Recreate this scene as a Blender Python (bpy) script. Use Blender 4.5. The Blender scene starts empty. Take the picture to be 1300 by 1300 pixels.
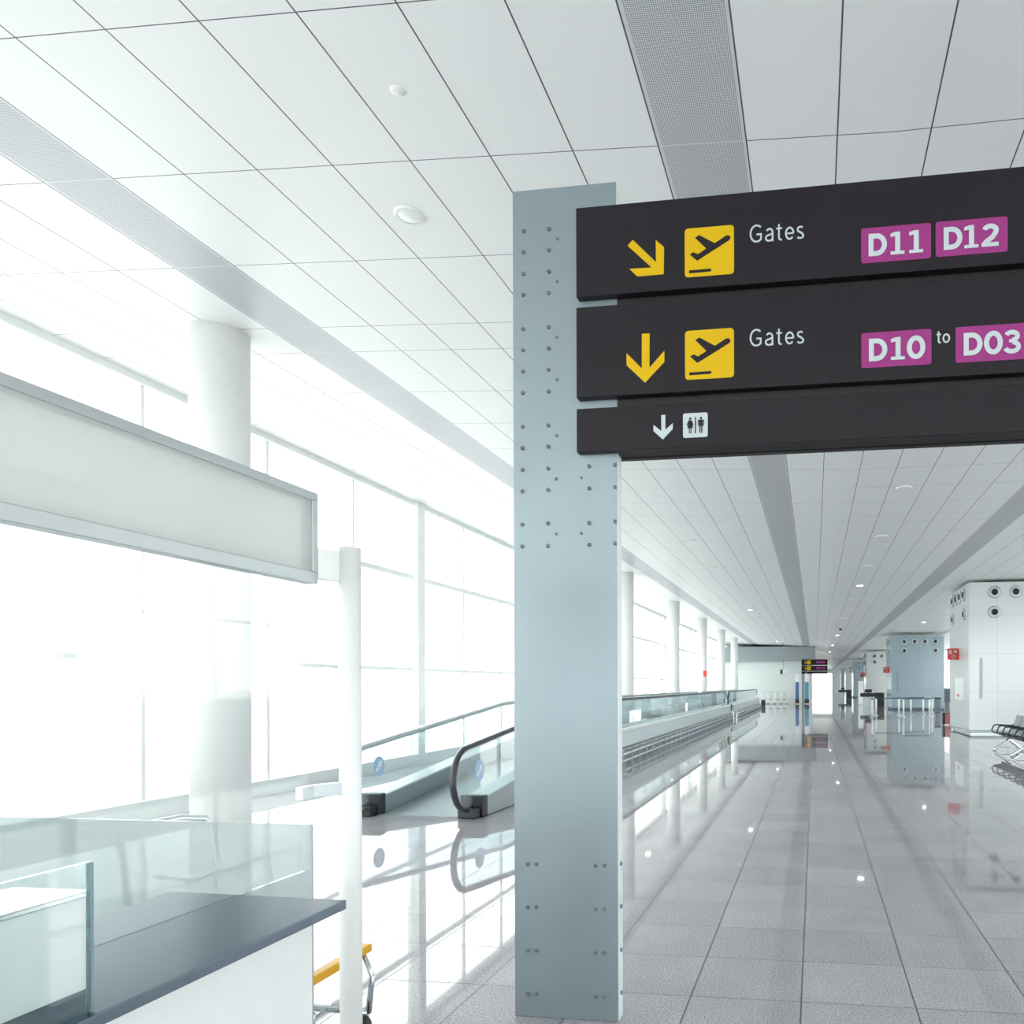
import bpy, bmesh, math, random
from mathutils import Vector, Matrix
random.seed(7)
PI = math.pi
scene = bpy.context.scene
COL = scene.collection

# ------------------------------------------------------------------ camera model
F, CX, CY, VPX, EYE, ROLL = 960.0, 900.0, 870.4, 1034.0, 1.70, -0.003
TH = math.atan((VPX - CX) / F)
CT, ST = math.cos(TH), math.sin(TH)

def ray(x, y):
    u, v = x - CX, y - CY
    a = math.atan(ROLL)
    u, v = u * math.cos(a) + v * math.sin(a), -u * math.sin(a) + v * math.cos(a)
    xc, zc = u / F, -v / F
    return Vector((CT * xc - ST, ST * xc + CT, zc))

def at_y(x, y, Y):
    r = ray(x, y); return Vector((0, 0, EYE)) + r * (Y / r.y)
def at_x(x, y, X):
    r = ray(x, y); return Vector((0, 0, EYE)) + r * (X / r.x)
def at_z(x, y, Z):
    r = ray(x, y); return Vector((0, 0, EYE)) + r * ((Z - EYE) / r.z)

cam = bpy.data.cameras.new('camera')
camo = bpy.data.objects.new('camera', cam); COL.objects.link(camo)
cam.sensor_width = 36.0; cam.sensor_fit = 'HORIZONTAL'
cam.lens = F / 1300 * 36.0
cam.shift_x = -(CX - 650) / 1300.0
cam.shift_y = (CY - 650) / 1300.0
cam.clip_start = 0.05; cam.clip_end = 2000
camo.location = (0, 0, EYE)
camo.rotation_euler = (Matrix.Rotation(TH, 4, 'Z') @ Matrix.Rotation(PI / 2, 4, 'X') @ Matrix.Rotation(ROLL, 4, 'Z')).to_euler()
scene.camera = camo

# ------------------------------------------------------------------ node helpers
class N:
    def __init__(self, name):
        self.m = bpy.data.materials.new(name); self.m.use_nodes = True
        self.t = self.m.node_tree; self.t.nodes.clear()
        self.out = self.t.nodes.new('ShaderNodeOutputMaterial')
    def node(self, ty, **kw):
        n = self.t.nodes.new(ty)
        for k, v in kw.items(): setattr(n, k, v)
        return n
    def link(self, a, b): self.t.links.new(a, b)
    def math(self, op, a, b=None, c=None, clamp=False):
        n = self.node('ShaderNodeMath', operation=op); n.use_clamp = clamp
        for i, v in enumerate((a, b, c)):
            if v is None: continue
            if isinstance(v, (int, float)): n.inputs[i].default_value = v
            else: self.link(v, n.inputs[i])
        return n.outputs[0]
    def mix(self, fac, a, b):
        n = self.node('ShaderNodeMix', data_type='RGBA')
        for s, v in ((n.inputs[0], fac), (n.inputs[6], a), (n.inputs[7], b)):
            if isinstance(v, (int, float)): s.default_value = v
            elif isinstance(v, tuple): s.default_value = (*v[:3], 1)
            else: self.link(v, s)
        return n.outputs[2]
    def xyz(self):
        g = self.node('ShaderNodeNewGeometry'); s = self.node('ShaderNodeSeparateXYZ')
        self.link(g.outputs['Position'], s.inputs[0]); return s.outputs, g.outputs['Position']
    def line(self, c, period, offset, width):
        """1 on joints of the given width centred on offset + k*period"""
        t = self.math('DIVIDE', self.math('SUBTRACT', c, offset), period)
        fr = self.math('FRACT', self.math('ADD', t, 0.5))
        d = self.math('MULTIPLY', self.math('ABSOLUTE', self.math('SUBTRACT', fr, 0.5)), period)
        return self.math('LESS_THAN', d, width / 2)
    def principled(self, **kw):
        p = self.node('ShaderNodeBsdfPrincipled')
        for k, v in kw.items():
            s = p.inputs[k]
            if isinstance(v, tuple): s.default_value = (*v[:3], 1)
            elif isinstance(v, (int, float)): s.default_value = v
            else: self.link(v, s)
        self.link(p.outputs[0], self.out.inputs[0]); return p

def mat(name, col, rough=0.5, metal=0.0, spec=0.5, noise=0.03, nscale=8.0, coat=0.0):
    n = N(name)
    tx = n.node('ShaderNodeTexCoord'); no = n.node('ShaderNodeTexNoise')
    no.inputs['Scale'].default_value = nscale; no.inputs['Detail'].default_value = 3
    n.link(tx.outputs['Object'], no.inputs['Vector'])
    dk = tuple(max(0, c * (1 - noise * 2)) for c in col); lt = tuple(min(1, c * (1 + noise)) for c in col)
    c = n.mix(no.outputs['Fac'], dk, lt)
    n.principled(**{'Base Color': c, 'Roughness': rough, 'Metallic': metal, 'Specular IOR Level': spec, 'Coat Weight': coat})
    return n.m

def emit(name, col, s):
    n = N(name); e = n.node('ShaderNodeEmission'); e.inputs[0].default_value = (*col, 1); e.inputs[1].default_value = s
    n.link(e.outputs[0], n.out.inputs[0]); return n.m

def glass(name, tint, refl=0.08, rough=0.0, veil=0.0, veilcol=(0.9, 0.95, 0.95)):
    n = N(name)
    tr = n.node('ShaderNodeBsdfTransparent'); tr.inputs[0].default_value = (*tint, 1)
    gl = n.node('ShaderNodeBsdfGlossy'); gl.inputs['Roughness'].default_value = rough
    gl.inputs[0].default_value = (1, 1, 1, 1)
    lw = n.node('ShaderNodeLayerWeight'); lw.inputs[0].default_value = 0.5
    p = n.math('POWER', lw.outputs['Facing'], 4.0)
    f = n.math('ADD', n.math('MULTIPLY', p, 0.75), refl, clamp=True)
    mx = n.node('ShaderNodeMixShader'); n.link(f, mx.inputs[0]); n.link(tr.outputs[0], mx.inputs[1]); n.link(gl.outputs[0], mx.inputs[2])
    last = mx.outputs[0]
    if veil > 0:
        df = n.node('ShaderNodeBsdfDiffuse'); df.inputs[0].default_value = (*veilcol, 1)
        tl = n.node('ShaderNodeBsdfTranslucent'); tl.inputs[0].default_value = (*veilcol, 1)
        ad = n.node('ShaderNodeMixShader'); ad.inputs[0].default_value = 0.5
        n.link(df.outputs[0], ad.inputs[1]); n.link(tl.outputs[0], ad.inputs[2])
        m2 = n.node('ShaderNodeMixShader'); m2.inputs[0].default_value = veil
        n.link(last, m2.inputs[1]); n.link(ad.outputs[0], m2.inputs[2]); last = m2.outputs[0]
    n.link(last, n.out.inputs[0]); return n.m

# ------------------------------------------------------------------ materials
M = {}
M['white'] = mat('white_paint', (0.86, 0.88, 0.87), 0.45)
M['column'] = mat('column_plaster', (0.86, 0.87, 0.86), 0.5)
M['frame'] = mat('window_frame', (0.84, 0.87, 0.86), 0.4)
M['galv'] = mat('galvanised_blue_grey', (0.255, 0.31, 0.335), 0.42, 0.6, noise=0.05, nscale=3)
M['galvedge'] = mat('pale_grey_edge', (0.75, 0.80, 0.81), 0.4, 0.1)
M['bolt'] = mat('zinc_bolt', (0.17, 0.195, 0.21), 0.3, 0.7)
M['sign'] = mat('charcoal_sign_sheet', (0.0135, 0.011, 0.0145), 0.45, 0.0, 0.22, noise=0.05)
M['signdark'] = mat('black_sign_core', (0.008, 0.008, 0.009), 0.6)
M['yellow'] = mat('yellow_film', (0.62, 0.395, 0.003), 0.5, 0.0, 0.2, noise=0.01)
M['amber'] = mat('amber_plastic', (0.80, 0.40, 0.008), 0.4, noise=0.01)
M['magenta'] = mat('magenta_film', (0.29, 0.036, 0.19), 0.5, 0.0, 0.2, noise=0.02)
M['letter'] = mat('white_lettering', (0.50, 0.56, 0.58), 0.5, 0.0, 0.2, noise=0.01)
M['steel'] = mat('brushed_steel_top', (0.050, 0.095, 0.135), 0.28, 0.0, 0.05, noise=0.08, nscale=2)
M['steeledge'] = mat('dark_steel_edge', (0.16, 0.20, 0.25), 0.25, 0.6)
M['chrome'] = mat('chrome', (0.72, 0.76, 0.78), 0.15, 0.95, noise=0.01)
M['alu'] = mat('aluminium', (0.60, 0.65, 0.67), 0.32, 0.8, noise=0.02)
M['header'] = mat('satin_header_frame', (0.48, 0.52, 0.54), 0.4, 0.5)
M['skirt'] = mat('grey_metal_skirt', (0.36, 0.40, 0.42), 0.3, 0.6)
M['laminate'] = mat('white_laminate', (0.82, 0.86, 0.86), 0.3)
M['panel'] = glass('milky_header_panel', (0.9, 0.92, 0.91), 0.05, veil=0.90, veilcol=(0.70, 0.73, 0.715))
M['black'] = mat('black_plastic', (0.018, 0.020, 0.025), 0.4)
M['rubber'] = mat('black_rubber_handrail', (0.03, 0.035, 0.045), 0.35)
M['deck'] = mat('grooved_grey_deck', (0.30, 0.34, 0.36), 0.4, 0.4)
M['housing'] = mat('pale_housing_panel', (0.60, 0.68, 0.71), 0.25, 0.2)
M['blue'] = mat('blue_sticker', (0.42, 0.60, 0.82), 0.4)
M['navy'] = mat('navy_poster', (0.05, 0.14, 0.30), 0.4)
M['teal'] = mat('teal_poster', (0.08, 0.30, 0.42), 0.4)
M['red'] = mat('red_sign', (0.75, 0.06, 0.04), 0.45)
M['pink'] = mat('faded_red_fabric', (0.62, 0.20, 0.20), 0.7)
M['belt'] = mat('dark_blue_belt', (0.03, 0.07, 0.13), 0.6)
M['seat'] = mat('black_seat_shell', (0.03, 0.036, 0.042), 0.4)
M['seatback'] = mat('grey_perforated_back', (0.24, 0.28, 0.30), 0.4, 0.3)
M['sill'] = mat('dark_blue_grey_sill', (0.16, 0.22, 0.27), 0.5)
M['shade_pole'] = mat('ceiling_shade_and_pole_grey', (0.30, 0.34, 0.36), 0.35)  # grey painted as far ceiling shade, also the colour of the monitor pole
M['farwall'] = mat('pale_green_grey_wall', (0.66, 0.72, 0.71), 0.5)
M['lens'] = mat('opal_lens', (0.90, 0.92, 0.91), 0.3)
M['lamp'] = emit('lit_lamp', (1, 1, 0.98), 14.0)
M['facade'] = glass('facade_glass', (0.98, 0.985, 0.98), 0.03)
M['clear'] = glass('clear_glass', (0.95, 0.98, 0.975), 0.05)
M['balus'] = glass('balustrade_glass', (0.84, 0.90, 0.91), 0.06, veil=0.06)
M['screen'] = glass('tall_screen_glass', (0.97, 0.99, 0.985), 0.03, veil=0.03)
M['lowscreen'] = glass('low_screen_glass', (0.50, 0.545, 0.55), 0.05, veil=0.40, veilcol=(0.70, 0.76, 0.77))
M['glassedge'] = mat('dark_glass_edge', (0.20, 0.30, 0.33), 0.2)

def m_floor():
    n = N('speckled_granite_tiles'); s, pos = n.xyz()
    jx = n.line(s[0], 0.6, -0.075, 0.008); jy = n.line(s[1], 0.6, 4.089, 0.008)
    j = n.math('MAXIMUM', jx, jy)
    # one value per tile
    tx = n.math('FLOOR', n.math('DIVIDE', n.math('ADD', s[0], 0.075), 0.6))
    ty = n.math('FLOOR', n.math('DIVIDE', n.math('SUBTRACT', s[1], 4.089), 0.6))
    cb = n.node('ShaderNodeCombineXYZ'); n.link(tx, cb.inputs[0]); n.link(ty, cb.inputs[1])
    wn = n.node('ShaderNodeTexWhiteNoise'); wn.noise_dimensions = '2D'; n.link(cb.outputs[0], wn.inputs['Vector'])
    no = n.node('ShaderNodeTexNoise'); no.inputs['Scale'].default_value = 90; no.inputs['Detail'].default_value = 4; no.inputs['Roughness'].default_value = 0.75
    n.link(pos, no.inputs['Vector'])
    r = n.node('ShaderNodeValToRGB'); r.color_ramp.elements[0].position = 0.36; r.color_ramp.elements[1].position = 0.58
    r.color_ramp.elements[0].color = (0.215, 0.203, 0.225, 1); r.color_ramp.elements[1].color = (0.47, 0.452, 0.485, 1)
    n.link(no.outputs['Fac'], r.inputs[0])
    n2 = n.node('ShaderNodeTexNoise'); n2.inputs['Scale'].default_value = 2.2; n2.inputs['Detail'].default_value = 3
    n.link(pos, n2.inputs['Vector'])
    k = n.math('MULTIPLY_ADD', wn.outputs[0], 0.16, n.math('MULTIPLY_ADD', n2.outputs['Fac'], 0.3, 0.77))
    hs = n.node('ShaderNodeVectorMath', operation='SCALE'); n.link(r.outputs[0], hs.inputs[0]); n.link(k, hs.inputs['Scale'])
    c = n.mix(j, hs.outputs[0], (0.07, 0.07, 0.085))
    # each polished tile lies at a very slightly different tilt
    bn = n.node('ShaderNodeTexNoise'); bn.inputs['Scale'].default_value = 1.1; bn.inputs['Detail'].default_value = 1
    n.link(pos, bn.inputs['Vector'])
    bp = n.node('ShaderNodeBump'); bp.inputs['Strength'].default_value = 0.025; bp.inputs['Distance'].default_value = 0.02
    n.link(bn.outputs['Fac'], bp.inputs['Height'])
    p = n.principled(**{'Base Color': c, 'Roughness': n.math('MULTIPLY_ADD', j, 0.4, 0.03), 'Specular IOR Level': 0.75})
    n.link(bp.outputs[0], p.inputs['Normal'])
    return n.m

def m_ceiling():
    n = N('metal_ceiling_panels'); s, pos = n.xyz()
    jx = n.line(s[0], 0.6, -1.04, 0.010)
    # rows: 1.2 m panels with a half panel every 9 m
    fr = n.math('MULTIPLY', n.math('FRACT', n.math('DIVIDE', n.math('SUBTRACT', s[1], 8.04 - 36.0), 9.0)), 9.0)
    jy = n.math('MAXIMUM', n.line(fr, 1.2, 0.0, 0.007), n.math('GREATER_THAN', fr, 8.9965))
    # perforated grey strip: one column in eight
    c8 = n.math('MULTIPLY', n.math('FRACT', n.math('DIVIDE', n.math('SUBTRACT', s[0], -1.04 - 48.0), 4.8)), 4.8)
    strip = n.math('LESS_THAN', c8, 0.6)
    px = n.math('ABSOLUTE', n.math('SUBTRACT', n.math('FRACT', n.math('DIVIDE', s[0], 0.0125)), 0.5))
    py = n.math('ABSOLUTE', n.math('SUBTRACT', n.math('FRACT', n.math('DIVIDE', s[1], 0.0125)), 0.5))
    hole = n.math('LESS_THAN', n.math('MAXIMUM', px, py), 0.31)
    rim = n.math('LESS_THAN', n.math('ABSOLUTE', n.math('SUBTRACT', c8, 0.3)), 0.275)
    hole = n.math('MULTIPLY', hole, rim)
    stripc = n.mix(hole, (0.66, 0.68, 0.70), (0.20, 0.21, 0.24))
    stripc = n.mix(jy, stripc, (0.74, 0.76, 0.77))
    j = n.math('MAXIMUM', jx, jy)
    pc = n.mix(j, (0.87, 0.89, 0.88), (0.06, 0.06, 0.07))
    # crossed micro-perforation of the white panels
    mp = n.math('MULTIPLY', n.math('LESS_THAN', n.math('FRACT', n.math('DIVIDE', s[0], 0.01)), 0.25), n.math('LESS_THAN', n.math('FRACT', n.math('DIVIDE', s[1], 0.01)), 0.25))
    pc = n.mix(n.math('MULTIPLY', mp, 0.16), pc, (0.3, 0.3, 0.3))
    c = n.mix(strip, pc, stripc)
    c = n.mix(n.math('MULTIPLY', jx, strip), c, (0.06, 0.06, 0.07))
    n.principled(**{'Base Color': c, 'Roughness': 0.38, 'Specular IOR Level': 0.5})
    return n.m

def m_clad(name, col, X0, Y0):
    n = N(name); s, pos = n.xyz()
    j = n.math('MAXIMUM', n.line(s[0], 0.93, X0 + 0.02, 0.012), n.line(s[2], 1.32, 0.12, 0.012))
    j = n.math('MAXIMUM', j, n.line(s[1], 0.93, Y0 + 0.02, 0.012))
    c = n.mix(j, col, tuple(v * 0.7 for v in col))
    n.principled(**{'Base Color': c, 'Roughness': 0.2, 'Specular IOR Level': 0.55, 'Metallic': 0.1})
    return n.m

def m_apron():
    n = N('pale_concrete_apron'); s, pos = n.xyz()
    no = n.node('ShaderNodeTexNoise'); no.inputs['Scale'].default_value = 0.05; n.link(pos, no.inputs['Vector'])
    j = n.math('MAXIMUM', n.line(s[0], 7.5, 0.0, 0.15), n.line(s[1], 7.5, 0.0, 0.15))
    c = n.mix(no.outputs['Fac'], (0.52, 0.54, 0.54), (0.66, 0.67, 0.66))
    c = n.mix(j, c, (0.4, 0.42, 0.42))
    n.principled(**{'Base Color': c, 'Roughness': 0.8}); return n.m

M['floor'] = m_floor(); M['ceiling'] = m_ceiling(); M['apron'] = m_apron()

# ------------------------------------------------------------------ mesh builder
ORIGIN = {}
class MB:
    def __init__(self): self.v = []; self.f = []; self.mi = []; self.sm = []
    def add(self, vs, fs, mi=0, smooth=False):
        b = len(self.v); self.v += [Vector(p) for p in vs]
        for f in fs: self.f.append([b + i for i in f]); self.mi.append(mi); self.sm.append(smooth)
        return self
    def box(self, x0, x1, y0, y1, z0, z1, mi=0):
        vs = [(x, y, z) for z in (z0, z1) for y in (y0, y1) for x in (x0, x1)]
        return self.add(vs, [(0, 2, 3, 1), (4, 5, 7, 6), (0, 1, 5, 4), (2, 6, 7, 3), (0, 4, 6, 2), (1, 3, 7, 5)], mi)
    def prism(self, poly, d, mi=0, smooth=False):
        """poly: list of 3D points (planar, any orientation), d: extrusion vector"""
        n = len(poly); d = Vector(d); p = [Vector(q) for q in poly]
        nrm = Vector((0, 0, 0))
        for i in range(n): nrm += p[i].cross(p[(i + 1) % n])
        if nrm.dot(d) > 0: p.reverse()
        vs = p + [q + d for q in p]
        fs = [tuple(range(n)), tuple(range(2 * n - 1, n - 1, -1))]
        b = len(self.v); self.add(vs, fs, mi)
        for i in range(n):
            j = (i + 1) % n
            self.f.append([b + j, b + i, b + n + i, b + n + j]); self.mi.append(mi); self.sm.append(smooth)
        return self
    def cyl(self, p0, p1, r, n=16, mi=0, r1=None, smooth=True):
        p0, p1 = Vector(p0), Vector(p1); r1 = r if r1 is None else r1
        a = (p1 - p0).normalized(); u = a.orthogonal().normalized(); w = a.cross(u)
        A = [p0 + (u * math.cos(2 * PI * i / n) + w * math.sin(2 * PI * i / n)) * r for i in range(n)]
        B = [p1 + (u * math.cos(2 * PI * i / n) + w * math.sin(2 * PI * i / n)) * r1 for i in range(n)]
        b = len(self.v); self.add(A + B, [tuple(reversed(range(n))), tuple(range(n, 2 * n))], mi)
        for i in range(n):
            j = (i + 1) % n
            self.f.append([b + i, b + j, b + n + j, b + n + i]); self.mi.append(mi); self.sm.append(smooth)
        return self
    def tube(self, pts, r, n=10, mi=0, closed=False, rx=None):
        """round (or flattened with rx) bar along a path"""
        pts = [Vector(p) for p in pts]; m = len(pts); rings = []
        t0 = (pts[1] - pts[0]).normalized(); up = t0.orthogonal().normalized()
        if abs(t0.x) < 0.9: up = (Vector((1, 0, 0)) - t0 * t0.x).normalized()
        for i in range(m):
            if closed: t = (pts[(i + 1) % m] - pts[i - 1]).normalized()
            else: t = (pts[min(i + 1, m - 1)] - pts[max(i - 1, 0)]).normalized()
            up = (up - t * up.dot(t)).normalized(); w = t.cross(up)
            rings.append([pts[i] + up * math.cos(2 * PI * k / n) * (rx or r) + w * math.sin(2 * PI * k / n) * r for k in range(n)])
        b = len(self.v); self.v += [p for ring in rings for p in ring]
        for i in range(m if closed else m - 1):
            i2 = (i + 1) % m
            for k in range(n):
                k2 = (k + 1) % n
                self.f.append([b + i * n + k, b + i * n + k2, b + i2 * n + k2, b + i2 * n + k]); self.mi.append(mi); self.sm.append(True)
        if not closed:
            self.f.append([b + k for k in reversed(range(n))]); self.mi.append(mi); self.sm.append(False)
            self.f.append([b + (m - 1) * n + k for k in range(n)]); self.mi.append(mi); self.sm.append(False)
        return self
    def lathe(self, c, axis, prof, n=24, mi=0):
        """prof: list of (along, radius) round axis from c"""
        c = Vector(c); a = Vector(axis).normalized(); u = a.orthogonal().normalized(); w = a.cross(u)
        b = len(self.v); m = len(prof)
        for (h, r) in prof:
            r = max(r, 1e-5)
            self.v += [c + a * h + (u * math.cos(2 * PI * k / n) + w * math.sin(2 * PI * k / n)) * r for k in range(n)]
        for i in range(m - 1):
            for k in range(n):
                k2 = (k + 1) % n
                self.f.append([b + i * n + k, b + i * n + k2, b + (i + 1) * n + k2, b + (i + 1) * n + k]); self.mi.append(mi); self.sm.append(True)
        return self
    def build(self, name, mats, parent=None, loc=None, bevel=0.0, seg=2):
        if not isinstance(mats, (list, tuple)): mats = [mats]
        org = ORIGIN[parent.name] if parent is not None else Vector(loc or (0, 0, 0))
        me = bpy.data.meshes.new(name)
        me.from_pydata([tuple(p - org) for p in self.v], [], self.f)
        for m in mats: me.materials.append(m)
        for p, mi, sm in zip(me.polygons, self.mi, self.sm): p.material_index = mi; p.use_smooth = sm
        me.update()
        bm = bmesh.new(); bm.from_mesh(me); bmesh.ops.recalc_face_normals(bm, faces=bm.faces); bm.to_mesh(me); bm.free()
        o = bpy.data.objects.new(name, me); COL.objects.link(o)
        if parent is not None: o.parent = parent
        else: o.location = org
        ORIGIN[o.name] = org
        if bevel:
            b = o.modifiers.new('bevel', 'BEVEL'); b.width = bevel; b.segments = seg; b.limit_method = 'ANGLE'; b.angle_limit = 0.6
        return o

def tag(o, label, cat, group=None, kind=None):
    o['label'] = label; o['category'] = cat
    if group: o['group'] = group
    if kind: o['kind'] = kind
    return o
def thing(name, label, cat, loc, group=None):
    o = bpy.data.objects.new(name, None); COL.objects.link(o); o.location = loc
    o.empty_display_size = 0.2
    ORIGIN[o.name] = Vector(loc); return tag(o, label, cat, group)
def copy_tree(o, parent=None):
    c = o.copy(); COL.objects.link(c)
    if parent is not None: c.parent = parent
    ORIGIN[c.name] = ORIGIN.get(o.name, Vector())
    for ch in list(o.children): copy_tree(ch, c)
    return c

# ------------------------------------------------------------------ setting
XL, XR, YN, YE = -8.6, 13.4, -14.0, 166.0
def zc(X): return 5.30 + 0.043 * max(0.0, 0.5 - X)

tag(MB().box(XL - 0.3, XR + 0.3, YN, YE + 2, -0.30, 0.0).build('floor', M['floor']), 'polished speckled grey granite tile floor', 'floor', kind='structure')
cb = MB(); xs = [XL - 0.3, 0.5, XR + 0.3]
prof = [(x, zc(x)) for x in xs]
cb.prism([(x, YN, z) for x, z in prof] + [(x, YN, z + 0.35) for x, z in reversed(prof)], (0, YE + 2 - YN, 0))
tag(cb.build('ceiling', M['ceiling']), 'white metal panel ceiling with grey perforated strips', 'ceiling', kind='structure')
tag(MB().box(-900, 900, -300, 1200, -4.3, -4.0).build('ground', M['apron']), 'pale concrete airport apron outside the windows', 'ground', kind='structure')

# left glass facade: 9 m bays, a thick mullion at each bay line
ZT = zc(XL)
wl = MB().box(XL - 0.12, XL + 0.10, YN, YE, 0.0, 0.24)
tag(wl.build('wall_left', M['frame']), 'low white kerb under the left glass facade', 'wall', kind='structure')
nb = 0
y = 15.25 - 27.0
ORD = ['first', 'second', 'third', 'fourth', 'fifth', 'sixth', 'seventh', 'eighth', 'ninth', 'tenth', 'eleventh']
while y < 80:
    nb += 1
    fr = MB()
    fr.box(XL - 0.10, XL + 0.16, y, y + 0.30, 0.24, ZT)
    for k, w in ((1, 0.06), (2, 0.06), (3, 0.06)):
        yy = y + 0.15 + 2.25 * k
        fr.box(XL - 0.03, XL + 0.03, yy - w / 2, yy + w / 2, 0.24, ZT)
    for z, w in ((2.07, 0.07), (4.05, 0.10)):
        fr.box(XL - 0.04, XL + 0.05, y + 0.3, y + 9.0, z - w / 2, z + w / 2)
    fr.box(XL - 0.08, XL + 0.08, y + 0.3, y + 9.0, ZT - 0.10, ZT)
    w = fr.build('window_%d' % nb, M['frame'], loc=(XL, y, 0))
    tag(w, 'tall white framed glass bay of the left facade', 'window', 'glass bays of the left facade', 'structure')
    g = MB().box(XL - 0.008, XL + 0.008, y + 0.3, y + 9.0, 0.24, ZT - 0.10)
    g.build('glass_pane', M['facade'], w)
    y += 9.0
YLW = y
tag(MB().box(XL - 0.2, XL + 0.2, YLW, YE, 0.24, ZT).build('wall_left_end', M['farwall']), 'plain pale wall past the left facade', 'wall', kind='structure')

# right side: sill wall with glazing above
tag(MB().box(XR - 0.1, XR + 0.2, YN, YE, 0.0, 1.30).build('wall_right', M['sill']), 'dark blue grey sill wall along the right side', 'wall', kind='structure')
y = -12.0; k = 0
while y < YE - 4:
    k += 1; fr = MB()
    fr.box(XR - 0.1, XR + 0.1, y, y + 0.25, 1.30, 5.3)
    fr.box(XR - 0.04, XR + 0.04, y + 4.4, y + 4.5, 1.30, 5.3)
    fr.box(XR - 0.05, XR + 0.05, y + 0.25, y + 9.0, 1.30, 1.38)
    fr.box(XR - 0.05, XR + 0.05, y + 0.25, y + 9.0, 3.6, 3.68)
    fr.box(XR - 0.05, XR + 0.05, y + 0.25, y + 9.0, 5.2, 5.3)
    w = fr.build('window_%d' % (nb + k), M['frame'], loc=(XR, y, 0))
    tag(w, 'white framed window band on the right side', 'window', 'window bays of the right side', 'structure')
    MB().box(XR - 0.008, XR + 0.008, y + 0.25, y + 9.0, 1.38, 5.2).build('glass_pane', M['facade'], w)
    y += 9.0

# far end
e0, e1 = at_y(1026, 870, YE).x, at_y(1057, 870, YE).x
tag(MB().box(XL, e0, YE, YE + 0.3, 0, zc(XL)).box(e1, XR, YE, YE + 0.3, 0, 5.3).box(e0, e1, YE, YE + 0.3, 4.3, 5.3).build('wall_end', M['farwall']), 'pale wall at the far end of the concourse', 'wall', kind='structure')
we = MB().box(e0, e0 + 0.15, YE, YE + 0.2, 0, 4.3).box(e1 - 0.15, e1, YE, YE + 0.2, 0, 4.3).build('window_end', M['frame'], loc=(e0, YE, 0))
tag(we, 'bright glazed opening at the far end of the concourse', 'window', kind='structure')
MB().box(e0 + 0.15, e1 - 0.15, YE + 0.08, YE + 0.1, 0, 4.3).build('glass_pane', M['facade'], we)

YW = 71.0
f0, f1 = at_y(955, 880, YW).x, at_y(1031, 880, YW).x
tag(MB().box(XL, f1, YW, YW + 9, 0.0, 3.95).build('wall_far', M['farwall']), 'pale partition wall behind the parked trolleys', 'wall', kind='structure')
tag(MB().box(XL, f1 + 0.3, YW - 0.4, YW + 9, 3.95, 5.32).build('wall_ceiling_shade', M['shade_pole']), 'grey panel standing in for far ceiling shade, over the pale partition wall', 'wall', kind='structure')  # added panel: its grey stands in for shade on the far ceiling

# round columns
cn = 0
for k in range(0, 8):
    Y = 7.5 + 9.0 * k
    if Y > 70: break
    c = MB().cyl((-6.47, Y, 0), (-6.47, Y, zc(-6.47) + 0.03), 0.29, 48).build('column', M['column'], loc=(-6.47, Y, 0))
    tag(c, 'round white column before the glass facade, %s along from the counter' % ORD[k], 'column', 'round white facade columns', 'structure')

# ------------------------------------------------------------------ stroke lettering
def stroke(pts, w, closed=False):
    """outline quads of a poly-line with mitred joints: list of quads in 2D"""
    n = len(pts); L = []; R = []
    for i in range(n):
        p = Vector(pts[i])
        if closed: a, b = Vector(pts[i - 1]), Vector(pts[(i + 1) % n])
        else: a, b = Vector(pts[max(i - 1, 0)]), Vector(pts[min(i + 1, n - 1)])
        d1 = (p - a); d2 = (b - p)
        d1 = d1.normalized() if d1.length > 1e-9 else d2.normalized()
        d2 = d2.normalized() if d2.length > 1e-9 else d1
        t = (d1 + d2).normalized(); nn = Vector((-t.y, t.x))
        s = 1.0 / max(0.5, nn.dot(Vector((-d1.y, d1.x))))
        L.append(p + nn * w / 2 * s); R.append(p - nn * w / 2 * s)
    return [[L[i], L[(i + 1) % n], R[(i + 1) % n], R[i]] for i in range(n if closed else n - 1)]
def arc(cx, cy, rx, ry, a0, a1, n=14):
    return [(cx + rx * math.cos(math.radians(a0 + (a1 - a0) * i / n)), cy + ry * math.sin(math.radians(a0 + (a1 - a0) * i / n))) for i in range(n + 1)]

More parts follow.
